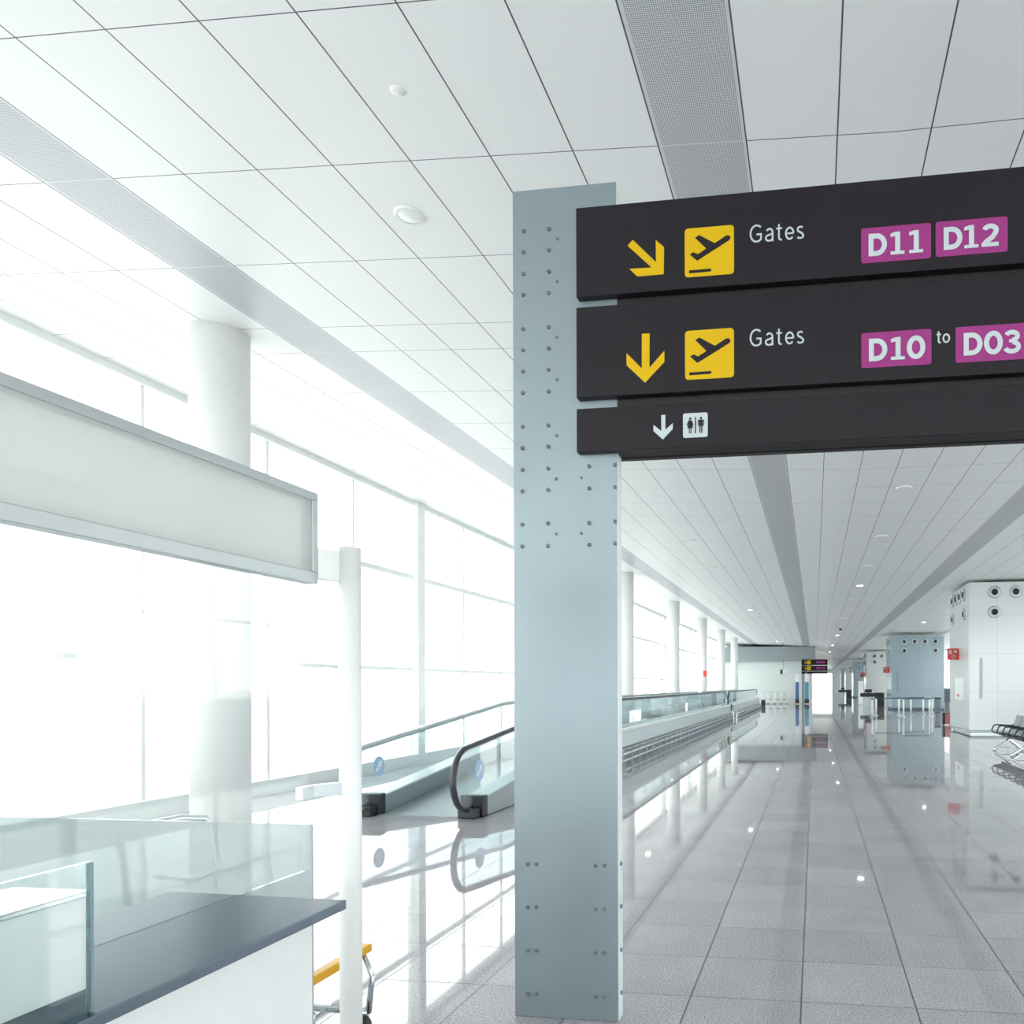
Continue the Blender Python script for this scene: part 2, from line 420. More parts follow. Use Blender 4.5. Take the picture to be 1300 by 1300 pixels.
def glyph(ch, w):
    """polygons in units of the cap height, and the advance width"""
    h = w / 2; P = []
    if ch == 'D':
        P += stroke([(h, h), (h, 1 - h), (0.34, 1 - h)] + arc(0.34, 0.5, 0.46 - h, 0.5 - h, 90, -90, 16)[1:] , w, True); W = 0.82
    elif ch == '1':
        P += [[(0.20, 0), (0.20 + w, 0), (0.20 + w, 1), (0.20, 1)], [(0.0, 0), (0.60, 0), (0.60, 0.14), (0.0, 0.14)], [(0.20, 1), (0.0, 0.93), (0.0, 0.78), (0.20, 0.82)]]; W = 0.60
    elif ch == '0':
        P += stroke(arc(0.40, 0.5, 0.40 - h, 0.5 + 0.02 - h, 0, 360, 28)[:-1], w, True); W = 0.80
    elif ch == '2':
        P += stroke(arc(0.37, 0.70, 0.25, 0.30 - h, 165, -25, 14) + [(0.47, 0.42), (0.20, 0.22), (0.12, h)], w)
        P += [[(0.0, 0), (0.72, 0), (0.72, 0.18), (0.0, 0.18)]]; W = 0.74
    elif ch == '3':
        P += stroke(arc(0.36, 0.74, 0.24, 0.28 - h, 160, -85, 14), w * 0.9) + stroke(arc(0.36, 0.27, 0.28, 0.31 - h, 85, -165, 16), w * 0.9)
        P += [[(0.24, 0.46), (0.42, 0.46), (0.42, 0.60), (0.24, 0.60)]]; W = 0.76
    elif ch == 'G':
        P += stroke(arc(0.40, 0.5, 0.34, 0.5 - h, 48, 318, 22), w) + stroke([(0.645, 0.16), (0.645, 0.45), (0.40, 0.45)], w); W = 0.74
    elif ch == 'a':
        P += stroke(arc(0.27, 0.50, 0.17, 0.20, 150, 0, 10) + [(0.44, 0.0)], w) + stroke(arc(0.25, 0.20, 0.19, 0.21 - h, 70, 330, 16), w) + stroke([(0.44, 0.42), (0.30, 0.405)], w); W = 0.53
    elif ch == 't':
        P += stroke([(0.15, 0.92), (0.15, 0.20)] + arc(0.27, 0.17, 0.12, 0.17 - h, 180, 290, 8), w) + stroke([(0.0, 0.68), (0.33, 0.68)], w * 0.9); W = 0.37
    elif ch == 'e':
        P += stroke(arc(0.26, 0.36, 0.21, 0.36 - h, 0, 318, 22), w) + stroke([(0.05, 0.36), (0.47, 0.36)], w * 0.9); W = 0.53
    elif ch == 's':
        P += stroke(arc(0.21, 0.53, 0.15, 0.19 - h, 40, 250, 12) + [(0.26, 0.345)] + arc(0.20, 0.18, 0.17, 0.18 - h, 60, -150, 12), w); W = 0.42
    elif ch == 'o':
        P += stroke(arc(0.27, 0.36, 0.22, 0.36 - h, 0, 360, 24)[:-1], w, True); W = 0.55
    return P, W

def rrect(x0, x1, z0, z1, r, n=6):
    o = []
    for cx, cz, a in ((x1 - r, z1 - r, 0), (x0 + r, z1 - r, 90), (x0 + r, z0 + r, 180), (x1 - r, z0 + r, 270)):
        o += [(cx + r * math.cos(math.radians(a + 90 * i / n)), cz + r * math.sin(math.radians(a + 90 * i / n))) for i in range(n + 1)]
    return o

def plate2d(mb, poly, Y, t, mi=0):
    mb.prism([(p[0], Y, p[1]) for p in poly], (0, -t, 0), mi)

# ------------------------------------------------------------------ the gate sign gantry
PF, PB = 3.722, 3.812            # pillar front / back
SF = 3.672                       # front of the sign boards
def S(x, y): p = at_y(x, y, SF); return (p.x, p.z)
gs = thing('gate_sign', 'large charcoal gate sign boards bolted to grey steel pillar, in the foreground', 'sign', (-1.25, 3.77, 0))
PX0, PX1, PZ = -1.535, -0.985, 4.25
XE = 1.95
pb = MB(); pb.box(PX0, PX1, PF, PB, 0.0, PZ, 0)
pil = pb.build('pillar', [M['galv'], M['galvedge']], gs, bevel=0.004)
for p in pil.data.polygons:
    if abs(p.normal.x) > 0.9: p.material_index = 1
# bolt heads: one head built, the others copies of it
def bolt_mesh():
    mb = MB(); mb.lathe((0, 0, 0), (0, -1, 0), [(0, 0.0105), (0.005, 0.0105), (0.009, 0.008), (0.009, 0.0045), (0.003, 0.0045), (0.003, 0)], 12)
    return mb
BP = []
for yl, yr in ((293.4, 290.7), (320.3, 317.6), (347.7, 345), (374.6, 372), (417.8, 415.5), (444.7, 442.5), (471.6, 469.5), (499, 497), (542, 540), (569, 567), (596.5, 594.8), (624, 622), (666, 664.5), (694, 693)):
    BP += [(664.6 - (yl - 293) * 0.004, yl), (696.8 - (yl - 293) * 0.003, yr)]
BP += [(748, 592), (781, 590.5), (748, 620), (781, 618.5), (748, 664), (781, 662), (748, 691.5), (781, 690)]
SMALL = [(707.6, 303), (707.3, 357.5), (707, 428), (707, 482), (706.5, 553), (706, 608), (738, 606.5), (706, 678), (738, 677)]
for yl, yr in ((1097, 1098.9), (1151.7, 1154.5), (1206.8, 1210), (1261.6, 1265.3)):
    BP += [(670, yl), (681, yl), (756, yr), (767, yr)]
b0 = bolt_mesh().build('bolt', M['bolt'], pil)
for v in b0.data.vertices: v.co += ORIGIN[pil.name]     # the head is modelled about its own seat
first = True
for i, (bx, by) in enumerate(BP + SMALL):
    p = at_y(bx, by, PF)
    o = b0 if first else b0.copy()
    if not first: COL.objects.link(o); o.parent = pil
    first = False
    o.location = p - ORIGIN[pil.name]
    if i >= len(BP): o.scale = (0.75, 0.6, 0.75)
for by in (1097, 1151.6, 1207, 1262):
    p = at_x(787, by, PX1); o = b0.copy(); COL.objects.link(o); o.parent = pil
    o.location = Vector((PX1, 3.765, p.z)) - ORIGIN[pil.name]; o.rotation_euler = (0, 0, PI / 2)
MB().box(XE - 0.42, XE + 0.13, PF, PB, 0, PZ).build('pillar', [M['galv'], M['galvedge']], gs, bevel=0.004)

def zavg(*pts): return sum(S(*p)[1] for p in pts) / len(pts)
Z1T, Z1B = zavg((733, 264), (1300, 211)), zavg((731, 379), (1000, 354.5))
Z2T, Z2B = zavg((731, 392), (1000, 369)), zavg((730.5, 505), (1000, 490))
Z3T, Z3B = zavg((730, 519.5), (1000, 504)), zavg((729.5, 574.5), (1000, 561.5))
XS = S(731.5, 400)[0]
MB().box(PX1 - 0.005, XE - 0.42 + 0.005, PF + 0.005, PB - 0.005, Z3B + 0.004, Z1T - 0.03).build('core_beam', M['signdark'], gs)
for zt, zb in ((Z1T, Z1B), (Z2T, Z2B), (Z3T, Z3B)):
    MB().box(XS, XE, PB, PB + 0.05, zb, zt).build('sign_board', M['sign'], gs, bevel=0.003)

def text(mb, s, x0, z0, cap, w, Y, gap, t=0.002, xs=None, mi=0):
    x = x0
    for i, ch in enumerate(s):
        P, W = glyph(ch, w)
        if xs: x = xs[i]
        for k, q in enumerate(P): plate2d(mb, [(x + a * cap, z0 + b * cap) for a, b in q], Y, t + (k % 7) * 0.00006, mi)
        x += (W + gap) * cap
    return x

T = 0.002
def c4(l): return [S(700 + x / 4.3333, 360 + y / 4.3333) for x, y in l]
def c2(l): return [S(640 + x / 5.909, 220 + y / 5.909) for x, y in l]
def level(poly_px):      # axis-aligned rectangle of four picture corners on the board
    p = [S(*q) for q in poly_px]
    return (p[0][0] + p[3][0]) / 2, (p[1][0] + p[2][0]) / 2, (p[2][1] + p[3][1]) / 2, (p[0][1] + p[1][1]) / 2
ARROW = [(-0.046, 0.42), (0.046, 0.42), (0.046, 0.02)]
def down_arrow(cx, cz, W, H, w):
    """solid arrow pointing down: shaft plus chevron, centred on cx, from cz (tip) up by H"""
    hw = W / 2; k = 1.0
    return [(cx - w / 2, cz + H), (cx + w / 2, cz + H), (cx + w / 2, cz + 0.32 * H), (cx + hw, cz + 0.66 * H), (cx + hw, cz + 0.42 * H), (cx, cz), (cx - hw, cz + 0.42 * H), (cx - hw, cz + 0.66 * H), (cx - w / 2, cz + 0.32 * H)]

def board(zt, zb):
    mb = MB(); mb.box(XS, XE, SF, PF, zb, zt)
    return mb.build('sign_board', M['sign'], gs, bevel=0.003)
B1, B2, B3 = board(Z1T, Z1B), board(Z2T, Z2B), board(Z3T, Z3B)

# arrows
a = MB(); plate2d(a, c2([(965, 500), (927, 545), (1108, 708), (940, 718), (1000, 775), (1198, 758), (1200, 555), (1138, 502), (1140, 668)]), SF, T); a.build('arrow', M['yellow'], B1)
a = MB(); plate2d(a, c4([(498, 277), (541, 275), (540, 463), (622, 370), (622, 432), (516, 546), (414, 450), (414, 383), (498, 468)]), SF, T); a.build('arrow', M['yellow'], B2)
a = MB(); plate2d(a, c4([(605, 724), (627, 723), (627, 805), (668, 768), (668, 800), (614, 858), (562, 812), (562, 778), (605, 812)]), SF, T); a.build('arrow', M['letter'], B3)

# departure pictogram: yellow plate, dark rising aircraft over a runway bar
R2 = level([(870, 420.5), (932, 416.3), (931.6, 478.8), (869.6, 482.8)])
R1 = level([(869.4, 291.2), (932, 285.2), (931.6, 348.0), (869.4, 352.4)])
PLN = [(792, 312), (815, 298), (900, 343), (962, 303), (977, 302), (987, 313), (980, 328), (803, 438), (763, 402), (783, 391), (808, 402), (853, 372)]
BAR = [(759, 490), (880, 482), (880, 497), (759, 506)]
for Bd, Rr in ((B1, R1), (B2, R2)):
    mb = MB(); plate2d(mb, rrect(*Rr, 0.018), SF, T, 0)
    sz = (Rr[1] - Rr[0]) / (R2[1] - R2[0])
    for poly in (PLN, BAR):
        q = [(Rr[0] + (px - R2[0]) * sz, Rr[3] + (pz - R2[3]) * sz) for px, pz in c4(poly)]
        plate2d(mb, q, SF - T, 0.0012, 1)
    mb.build('departure_pictogram', [M['yellow'], M['sign']], Bd)
# toilets pictogram
mb = MB(); Rr = level([(867.1, 525.2), (898.5, 523.6), (898.5, 554.5), (867.3, 556.2)])
plate2d(mb, rrect(*Rr, 0.010), SF, T, 0)
def disc(cx, cy, r): return c4([(cx + r * math.cos(k * PI / 8), cy + r * math.sin(k * PI / 8)) for k in range(16)])
figs = [disc(764, 744.5, 6.5), c4([(756, 753), (772, 753), (779, 796), (749, 797)]), c4([(755, 754), (758, 760), (748, 783), (743, 781)]), c4([(773, 754), (770, 760), (778, 782), (783, 780)]),
        c4([(757, 796), (762, 796), (762, 826), (757, 826)]), c4([(766, 796), (771, 796), (771, 825), (766, 825)]), c4([(790, 735), (796, 735), (796, 824), (790, 825)]),
        disc(823, 740.5, 6.5), c4([(811, 749), (835, 748), (833, 785), (813, 786)]), c4([(806, 751), (810, 750), (811, 783), (806, 783)]), c4([(836, 749), (840, 750), (840, 781), (836, 781)]),
        c4([(814, 785), (821, 785), (821, 822), (815, 823)]), c4([(825, 785), (832, 784), (831, 821), (825, 822)])]
for q in figs: plate2d(mb, q, SF - T, 0.0012, 1)
mb.build('toilets_pictogram', [M['letter'], M['sign']], B3)

# words
for Bd, (xa, ya), (xb, yb), ytop in ((B1, (951.5, 309), (1021, 302.8), 286.3), (B2, (951.5, 440), (1021, 436.5), 417.8)):
    x0, z0 = S(xa, ya); x1, z1 = S(xb, yb); zz = (z0 + z1) / 2; cap = S(xa, ytop)[1] - z0
    total = 0.74 + 0.53 + 0.37 + 0.53 + 0.42
    mb = MB(); gap = ((x1 - x0) / cap - total) / 4
    text(mb, 'Gates', x0, zz, cap, 0.092, SF, gap); mb.build('gates_lettering', M['letter'], Bd)
mb = MB(); x0, z0 = S(1189, 436.2); cap = (S(1189, 421)[1] - z0) / 0.92
text(mb, 'to', x0, z0, cap, 0.12, SF, 0.08); mb.build('to_lettering', M['letter'], B2)
def c5(x, y): return (1000 + x / 4.3333, 200 + y / 4.3333)
for Bd, s, pl, xs, (xbase, ybase, ytop) in (
        (B1, 'D11', [(404, 392), (788, 360), (788, 555), (404, 584)], [445, 566, 668], (445, 545, 422)),
        (B1, 'D12', [(814, 357), (1210, 323), (1210, 517), (814, 550)], [858, 971, 1066], (858, 512, 388)),
        (B2, 'D10', [(405, 968), (791, 942), (791, 1138), (405, 1160)], [447, 568, 655], (447, 1121, 998)),
        (B2, 'D03', [(923, 936), (1318, 908), (1318, 1108), (923, 1130)], [968, 1079, 1186], (968, 1092, 968))):
    Rr = level([c5(*q) for q in pl])
    mb = MB(); plate2d(mb, rrect(*Rr, 0.012), SF, T, 0); pl_o = mb.build('gate_plate', M['magenta'], Bd)
    x0, z0 = S(*c5(xbase, ybase)); cap = S(*c5(xbase, ytop))[1] - z0
    zb = Rr[2] + (Rr[3] - Rr[2] - cap) * 0.5
    mb = MB(); text(mb, s, 0, zb, cap, 0.215, SF - T, 0, xs=[S(*c5(x, ybase))[0] for x in xs]); mb.build('gate_number', M['letter'], Bd)

# far gantry, same family
def far_gantry():
    Y = 70.0
    X0, X1 = at_y(1017.5, 850, Y).x, at_y(1050.5, 850, Y).x
    t = thing('gate_sign', 'small distant charcoal gate sign over the far end of the aisle', 'sign', (X0 + 0.3, Y + 0.1, 0))
    MB().box(X0 + 0.02, X0 + 0.5, Y + 0.05, Y + 0.15, 0, 4.2).build('pillar', M['galv'], t)
    for zt, zb, full in ((4.06, 3.56, 1), (3.50, 3.02, 1), (2.97, 2.76, 0)):
        b = MB().box(X0, X1, Y, Y + 0.05, zb, zt).build('sign_board', M['sign'], t)
        zm = (zt + zb) / 2
        if full:
            a = MB(); plate2d(a, down_arrow(X0 + 0.36, zm - 0.13, 0.2, 0.26, 0.05), Y, 0.004); a.build('arrow', M['yellow'], b)
            a = MB(); plate2d(a, rrect(X0 + 0.5, X0 + 0.85, zm - 0.17, zm + 0.17, 0.02), Y, 0.004); a.build('departure_pictogram', M['yellow'], b)
            for dx in (1.35, 1.78): a = MB(); plate2d(a, rrect(X0 + dx, X0 + dx + 0.38, zm - 0.1, zm + 0.1, 0.02), Y, 0.004); a.build('gate_plate', M['magenta'], b)
        else:
            a = MB(); plate2d(a, down_arrow(X0 + 0.42, zm - 0.07, 0.1, 0.14, 0.03), Y, 0.004); a.build('arrow', M['letter'], b)
far_gantry()

# ------------------------------------------------------------------ counter in the left foreground
HC = 1.05
YEND, XFR, XBK = 2.13, -1.415, -2.03
YS = -0.6
ct = thing('service_counter', 'white service counter with dark steel worktop, in the left foreground', 'counter', (-1.7, 1.0, 0))
w = MB().prism([(XFR, YEND, HC - 0.028), (XBK, YEND + 0.02, HC - 0.028), (XBK, YS, HC - 0.028), (XFR, YS, HC - 0.028)], (0, 0, 0.028))
MBw = w.build('worktop', [M['steel'], M['steeledge']], ct, bevel=0.003)
for p in MBw.data.polygons:
    if abs(p.normal.z) < 0.5: p.material_index = 1
XBODY = -1.47
yb = at_x(397, 1250, XBODY).y
MB().box(XBK + 0.05, XBODY, YS, yb, 0.0, HC - 0.028).build('front_panel', M['laminate'], ct, bevel=0.003)
BXF, BXB, BZ = -1.556, -1.74, 1.262
BYE = at_x(110, 1190, BXF).y
bx = MB().box(BXB, BXF, YS, BYE, HC, BZ - 0.012).build('raised_shelf', M['laminate'], ct, bevel=0.003)
MB().box(BXB - 0.005, BXF + 0.006, YS, BYE + 0.006, BZ - 0.012, BZ).build('shelf_top', M['chrome'], bx, bevel=0.002)
gy = at_x(113, 1180, -1.436).y
gg = MB().box(-1.442, -1.432, YS, gy, HC, 1.352).build('glass_guard', M['clear'], ct)
MB().box(-1.4425, -1.4315, gy, gy + 0.006, HC, 1.352).build('glass_edge', M['glassedge'], gg)

# tall glass screen with framed header, held by a white post
XG = -1.764
GYE = 2.47
gk = thing('glass_screen', 'tall glass screen with grey framed header on white post, over the counter', 'screen', (-1.66, 2.6, 0))
pc = at_y(445, 1000, 2.60)
pp = MB().cyl((pc.x, 2.60, 0), (pc.x, 2.60, 2.215), 0.0385, 32).build('post', M['white'], gk)
MB().cyl((pc.x, 2.60, 0), (pc.x, 2.60, 0.012), 0.075, 32).build('foot_plate', M['alu'], gk)
hz0, hz1, HE = 2.068, 2.394, 2.497
hd = MB()
fw = 0.030
for (a0, a1, b0, b1) in ((YS, HE, hz1 - fw, hz1), (YS, HE, hz0, hz0 + fw * 1.35), (HE - fw, HE, hz0 + fw * 1.35, hz1 - fw)):
    hd.box(XG - 0.05, XG, a0, a1, b0, b1)
hf = hd.build('header_frame', M['header'], gk, bevel=0.002)
MB().box(XG - 0.045, XG - 0.004, YS, HE - fw, hz0 + fw * 1.35, hz1 - fw).build('header_panel', M['panel'], hf)
MB().box(XG - 0.03, XG - 0.018, YS, GYE, HC, hz0).build('glass_pane', M['screen'], gk)
# clamps between pane / header and post
for z0, z1, xo in ((hz0 + 0.02, hz0 + 0.13, XG - 0.02),):
    MB().prism([(XG - 0.03, HE, z0), (XG, HE, z0), (pc.x, 2.60, z0), (pc.x - 0.03, 2.62, z0)], (0, 0, z1 - z0)).build('bracket', M['white'], gk, bevel=0.002)
zk0, zk1 = at_x(397, 1014, XG).z, at_x(397, 998, XG).z
br = MB().prism([(XG - 0.035, GYE - 0.05, zk0), (XG - 0.008, GYE - 0.05, zk0), (XG - 0.008, GYE + 0.01, zk0), (pc.x, 2.585, zk0), (pc.x - 0.02, 2.61, zk0), (XG - 0.035, GYE + 0.03, zk0)], (0, 0, zk1 - zk0))
br.build('bracket', M['alu'], gk, bevel=0.002)

# low glass screen standing across behind the counter
LY = 2.80
lx = at_y(395.5, 1100, LY).x; lz = at_y(200, 1042, LY).z
ls = thing('low_glass_screen', 'low grey-tinted glass screen standing behind the counter end', 'screen', (lx - 1.4, LY, 0))
MB().box(lx - 2.6, lx, LY, LY + 0.012, 0.05, lz).build('glass_pane', M['lowscreen'], ls)
MB().box(lx - 2.6, lx, LY - 0.03, LY + 0.042, 0.0, 0.08).build('base_channel', M['alu'], ls)

# ------------------------------------------------------------------ luggage trolleys
def make_trolley(loc, label, group=None, fm='chrome', bm='amber', th=1.0):
    """front faces +X, handle at -X; origin on the floor at the centre"""
    t = thing('luggage_trolley', label, 'luggage trolley', loc, group)
    L = Vector(loc)
    def P(x, y, z): return L + Vector((x, y, z))
    f = MB()
    for s in (-1, 1):
        f.tube([P(-0.42, s * 0.27, 0.12), P(0.40, s * 0.22, 0.12)], 0.016 * th, 8)
        f.tube([P(-0.30, s * 0.26, 0.12), P(-0.40, s * 0.26, 0.55), P(-0.46, s * 0.26, 0.98)], 0.016 * th, 8)
        f.tube([P(0.40, s * 0.22, 0.12), P(0.42, s * 0.22, 0.30), P(0.36, s * 0.22, 0.42)], 0.014 * th, 8)
    for k in range(5): f.tube([P(-0.36 + 0.18 * k, -0.26, 0.125), P(-0.36 + 0.18 * k, 0.26, 0.125)], 0.008, 6)
    f.build('frame', M[fm], t)
    h = MB(); h.tube([P(-0.46, -0.26, 0.98), P(-0.50, -0.24, 1.04), P(-0.53, -0.12, 1.06), P(-0.53, 0.12, 1.06), P(-0.50, 0.24, 1.04), P(-0.46, 0.26, 0.98)], 0.019 * th, 10)
    h.build('handle', M['alu'], t)
    b = MB()
    for s in (-1, 1): b.tube([P(-0.44, s * 0.24, 0.88), P(-0.16, s * 0.24, 0.86), P(-0.12, s * 0.24, 0.72), P(-0.42, s * 0.24, 0.70)], 0.008, 6)
    for k in range(4): b.tube([P(-0.42 + 0.1 * k, -0.24, 0.70), P(-0.42 + 0.1 * k, 0.24, 0.70)], 0.006, 6)
    b.tube([P(-0.16, -0.24, 0.86), P(-0.16, 0.24, 0.86)], 0.008, 6)
    b.build('basket', M['chrome'], t)
    MB().box(*sum(((L.x + 0.34, L.x + 0.39), (L.y - 0.27, L.y + 0.27), (L.z + 0.40, L.z + 0.44)), ())).build('bumper_bar', M[bm], t, bevel=0.006)
    for sx, sy in ((-0.36, -0.26), (-0.36, 0.26), (0.36, -0.20), (0.36, 0.20)):
        MB().cyl(P(sx, sy - 0.018, 0.06), P(sx, sy + 0.018, 0.06), 0.06, 16).tube([P(sx, sy, 0.06), P(sx, sy, 0.12)], 0.012, 6).build('wheel', M['black'], t)
    return t
yb_ = at_z(414, 1233, 0.42)
make_trolley((yb_.x - 0.365, yb_.y + 0.05, 0), 'chrome luggage trolley with yellow bumper bar, behind the counter')

# ------------------------------------------------------------------ moving walkways
XRB, XLB = -4.42, -5.86
def walkway(Y0, Y1, label, ramp):
    t = thing('moving_walkway', label, 'moving walkway', ((XRB + XLB) / 2, Y0, 0))
    ZD = 0.45
    def dz(y):
        if not ramp: return ZD
        return ZD * min(1.0, max(0.0, (y - (Y0 + 0.25)) / 4.25))
    ys = [Y0, Y0 + 0.25, Y0 + 4.5, Y1] if ramp else [Y0, Y1]
    # treadway
    d = MB(); xa, xb = XLB + 0.17, XRB - 0.17
    d.prism([(xa, y, dz(y) + 0.012) for y in ys] + [(xa, y, dz(y) - 0.10 if dz(y) > 0.11 else 0.001) for y in reversed(ys)], (xb - xa, 0, 0))
    d.build('treadway', M['deck'], t)
    for X, s in ((XRB, 1), (XLB, -1)):
        # skirt: a metal cheek each side following the ramp, with a dark end block
        sk = MB(); yk = [Y0 + 0.15, Y0 + 0.25, Y0 + 4.5, Y1 - 0.15] if ramp else [Y0 + 0.15, Y1 - 0.15]
        low = [(X - 0.16, y, 0.0) for y in yk]; top = [(X - 0.16, y, dz(y) + 0.26) for y in yk]
        sk.prism(low + list(reversed(top)), (0.32, 0, 0)); sk.build('skirt', M['skirt'], t, bevel=0.02)
        for ye, sg in ((Y0, 1), (Y1, -1)):
            z = dz(ye)
            eb = MB(); eb.box(X - 0.165, X + 0.165, min(ye + sg * 0.06, ye + sg * 0.20), max(ye + sg * 0.06, ye + sg * 0.20), z, z + 0.28)
            eb.box(X - 0.12, X + 0.12, min(ye - sg * 0.10, ye + sg * 0.06), max(ye - sg * 0.10, ye + sg * 0.06), z, z + 0.13)
            e = eb.build('end_block', M['black'], t, bevel=0.02)
        # handrail loop with round newels
        H = 0.93; r = 0.42
        path = []
        za, zb_ = dz(Y0), dz(Y1)
        for k in range(13):
            a = math.radians(-75 - 195 * k / 12)
            path.append((X, Y0 - 0.15 + r * math.cos(a) * 0.95 + 0.1, za + 0.51 + r * 0.97 * math.sin(a)))
        for y in ([Y0 + 0.7, Y0 + 2.2, Y0 + 3.7, Y0 + 4.5, Y0 + 5.3] if ramp else []): path.append((X, y, min(1.40, 0.925 + (y - Y0) / 4.5 * 0.46)))
        for y in [Y0 + 0.5 + (Y1 - Y0 - 1.0) * k / 12 for k in range(13)]:
            if y > Y0 + (6 if ramp else 0.4): path.append((X, y, dz(y) + H + 0.01))
        for k in range(13):
            a = math.radians(100 - 175 * k / 12)
            path.append((X, Y1 + 0.05 + r * math.cos(a) * 0.95, zb_ + 0.53 + r * math.sin(a)))
        MB().tube(path, 0.030, 10, rx=0.045).build('handrail', M['rubber'] if s > 0 else M['alu'], t)
        inner = []
        cen = Vector((X, 0, 0))
        # inner metal guide just under the rubber
        gpath = []
        for i, p in enumerate(path):
            q = Vector(p); a = Vector(path[max(i - 1, 0)]); b = Vector(path[min(i + 1, len(path) - 1)])
            tdir = (b - a).normalized(); nrm = Vector((0, tdir.z, -tdir.y)); gpath.append(q + nrm * 0.035)
        MB().tube(gpath, 0.018, 8, rx=0.03).build('handrail_guide', M['chrome'], t)
        # glass balustrade fills the loop
        poly = [tuple(p) for p in gpath]
        yb1, yb0 = Y1 - 0.2, Y0 + 0.2
        base = [(X, y, dz(y) + 0.24) for y in ([yb1, Y0 + 4.5, Y0 + 0.6, yb0] if ramp else [yb1, yb0])]
        g = MB(); g.prism([(X - 0.006, p[1], p[2]) for p in poly + base], (0.012, 0, 0))
        go = g.build('balustrade_glass', M['balus'], t)
        if ramp:
            yc, zcn = (Y0 + 0.28, 0.58) if s > 0 else (Y0 + 0.28, 0.62)
            xs_ = X + 0.008
            st = MB(); st.cyl((xs_, yc, zcn), (xs_ + 0.004, yc, zcn), 0.135, 32, 0)
            ar = [(-0.085, -0.05), (-0.05, -0.075), (0.03, 0.01), (0.055, -0.03), (0.075, 0.075), (-0.03, 0.06), (0.005, 0.035)]
            st.prism([(xs_ + 0.004, yc + a, zcn + b) for a, b in ar], (0.002, 0, 0), 1)
            st.build('direction_sticker', [M['blue'], M['white']], go)
    # raised housing on the aisle side: ledge, pale panel, conduit rails under it
    ya = Y0 + (3.0 if ramp else 0.0)
    XO = -4.13
    MB().box(XRB + 0.16, XO, ya, Y1, 0.70, 0.75).build('ledge', M['white'], t, bevel=0.005)
    MB().box(XRB + 0.16, XO - 0.015, ya, Y1, 0.36, 0.70).build('side_panel', M['housing'], t)
    MB().box(XRB + 0.16, XO - 0.005, ya, Y1, 0.325, 0.36).build('shadow_gap', M['black'], t)
    MB().box(XRB + 0.10, XO - 0.06, ya, Y1, 0.0, 0.325).build('plinth', M['skirt'], t)
    XO = -3.98
    rl = MB()
    for z in (0.10, 0.24): rl.tube([(XO - 0.05, ya, z), (XO - 0.05, Y1, z)], 0.022, 8)
    rl.build('conduit_rail', M['alu'], t)
    cl = MB().box(XO - 0.22, XO - 0.02, ya + 0.3, ya + 0.35, 0.0, 0.30).build('rail_clamp', M['chrome'], t)
    y = 0.75
    while ya + 0.4 + y < Y1:
        c = cl.copy(); COL.objects.link(c); c.parent = t; c.location = (0, y, 0); y += 0.75
    MB().box(XLB - 0.3, XLB - 0.165, Y0 + (7.0 if ramp else 0.0), Y1, 0.0, 0.75).build('outer_panel', M['housing'], t)
    return t
walkway(9.25, 37.6, 'near moving walkway rising from the floor behind the grey pillar', True)
walkway(39.2, 57.8, 'far moving walkway section continuing past the gap', False)
tag(MB().box(XLB - 0.3, -4.14, 37.75, 39.05, 0.0, 0.45).build('landing_platform', M['housing'], loc=(-5, 38.4, 0)), 'raised grey landing between the two moving walkways', 'platform')

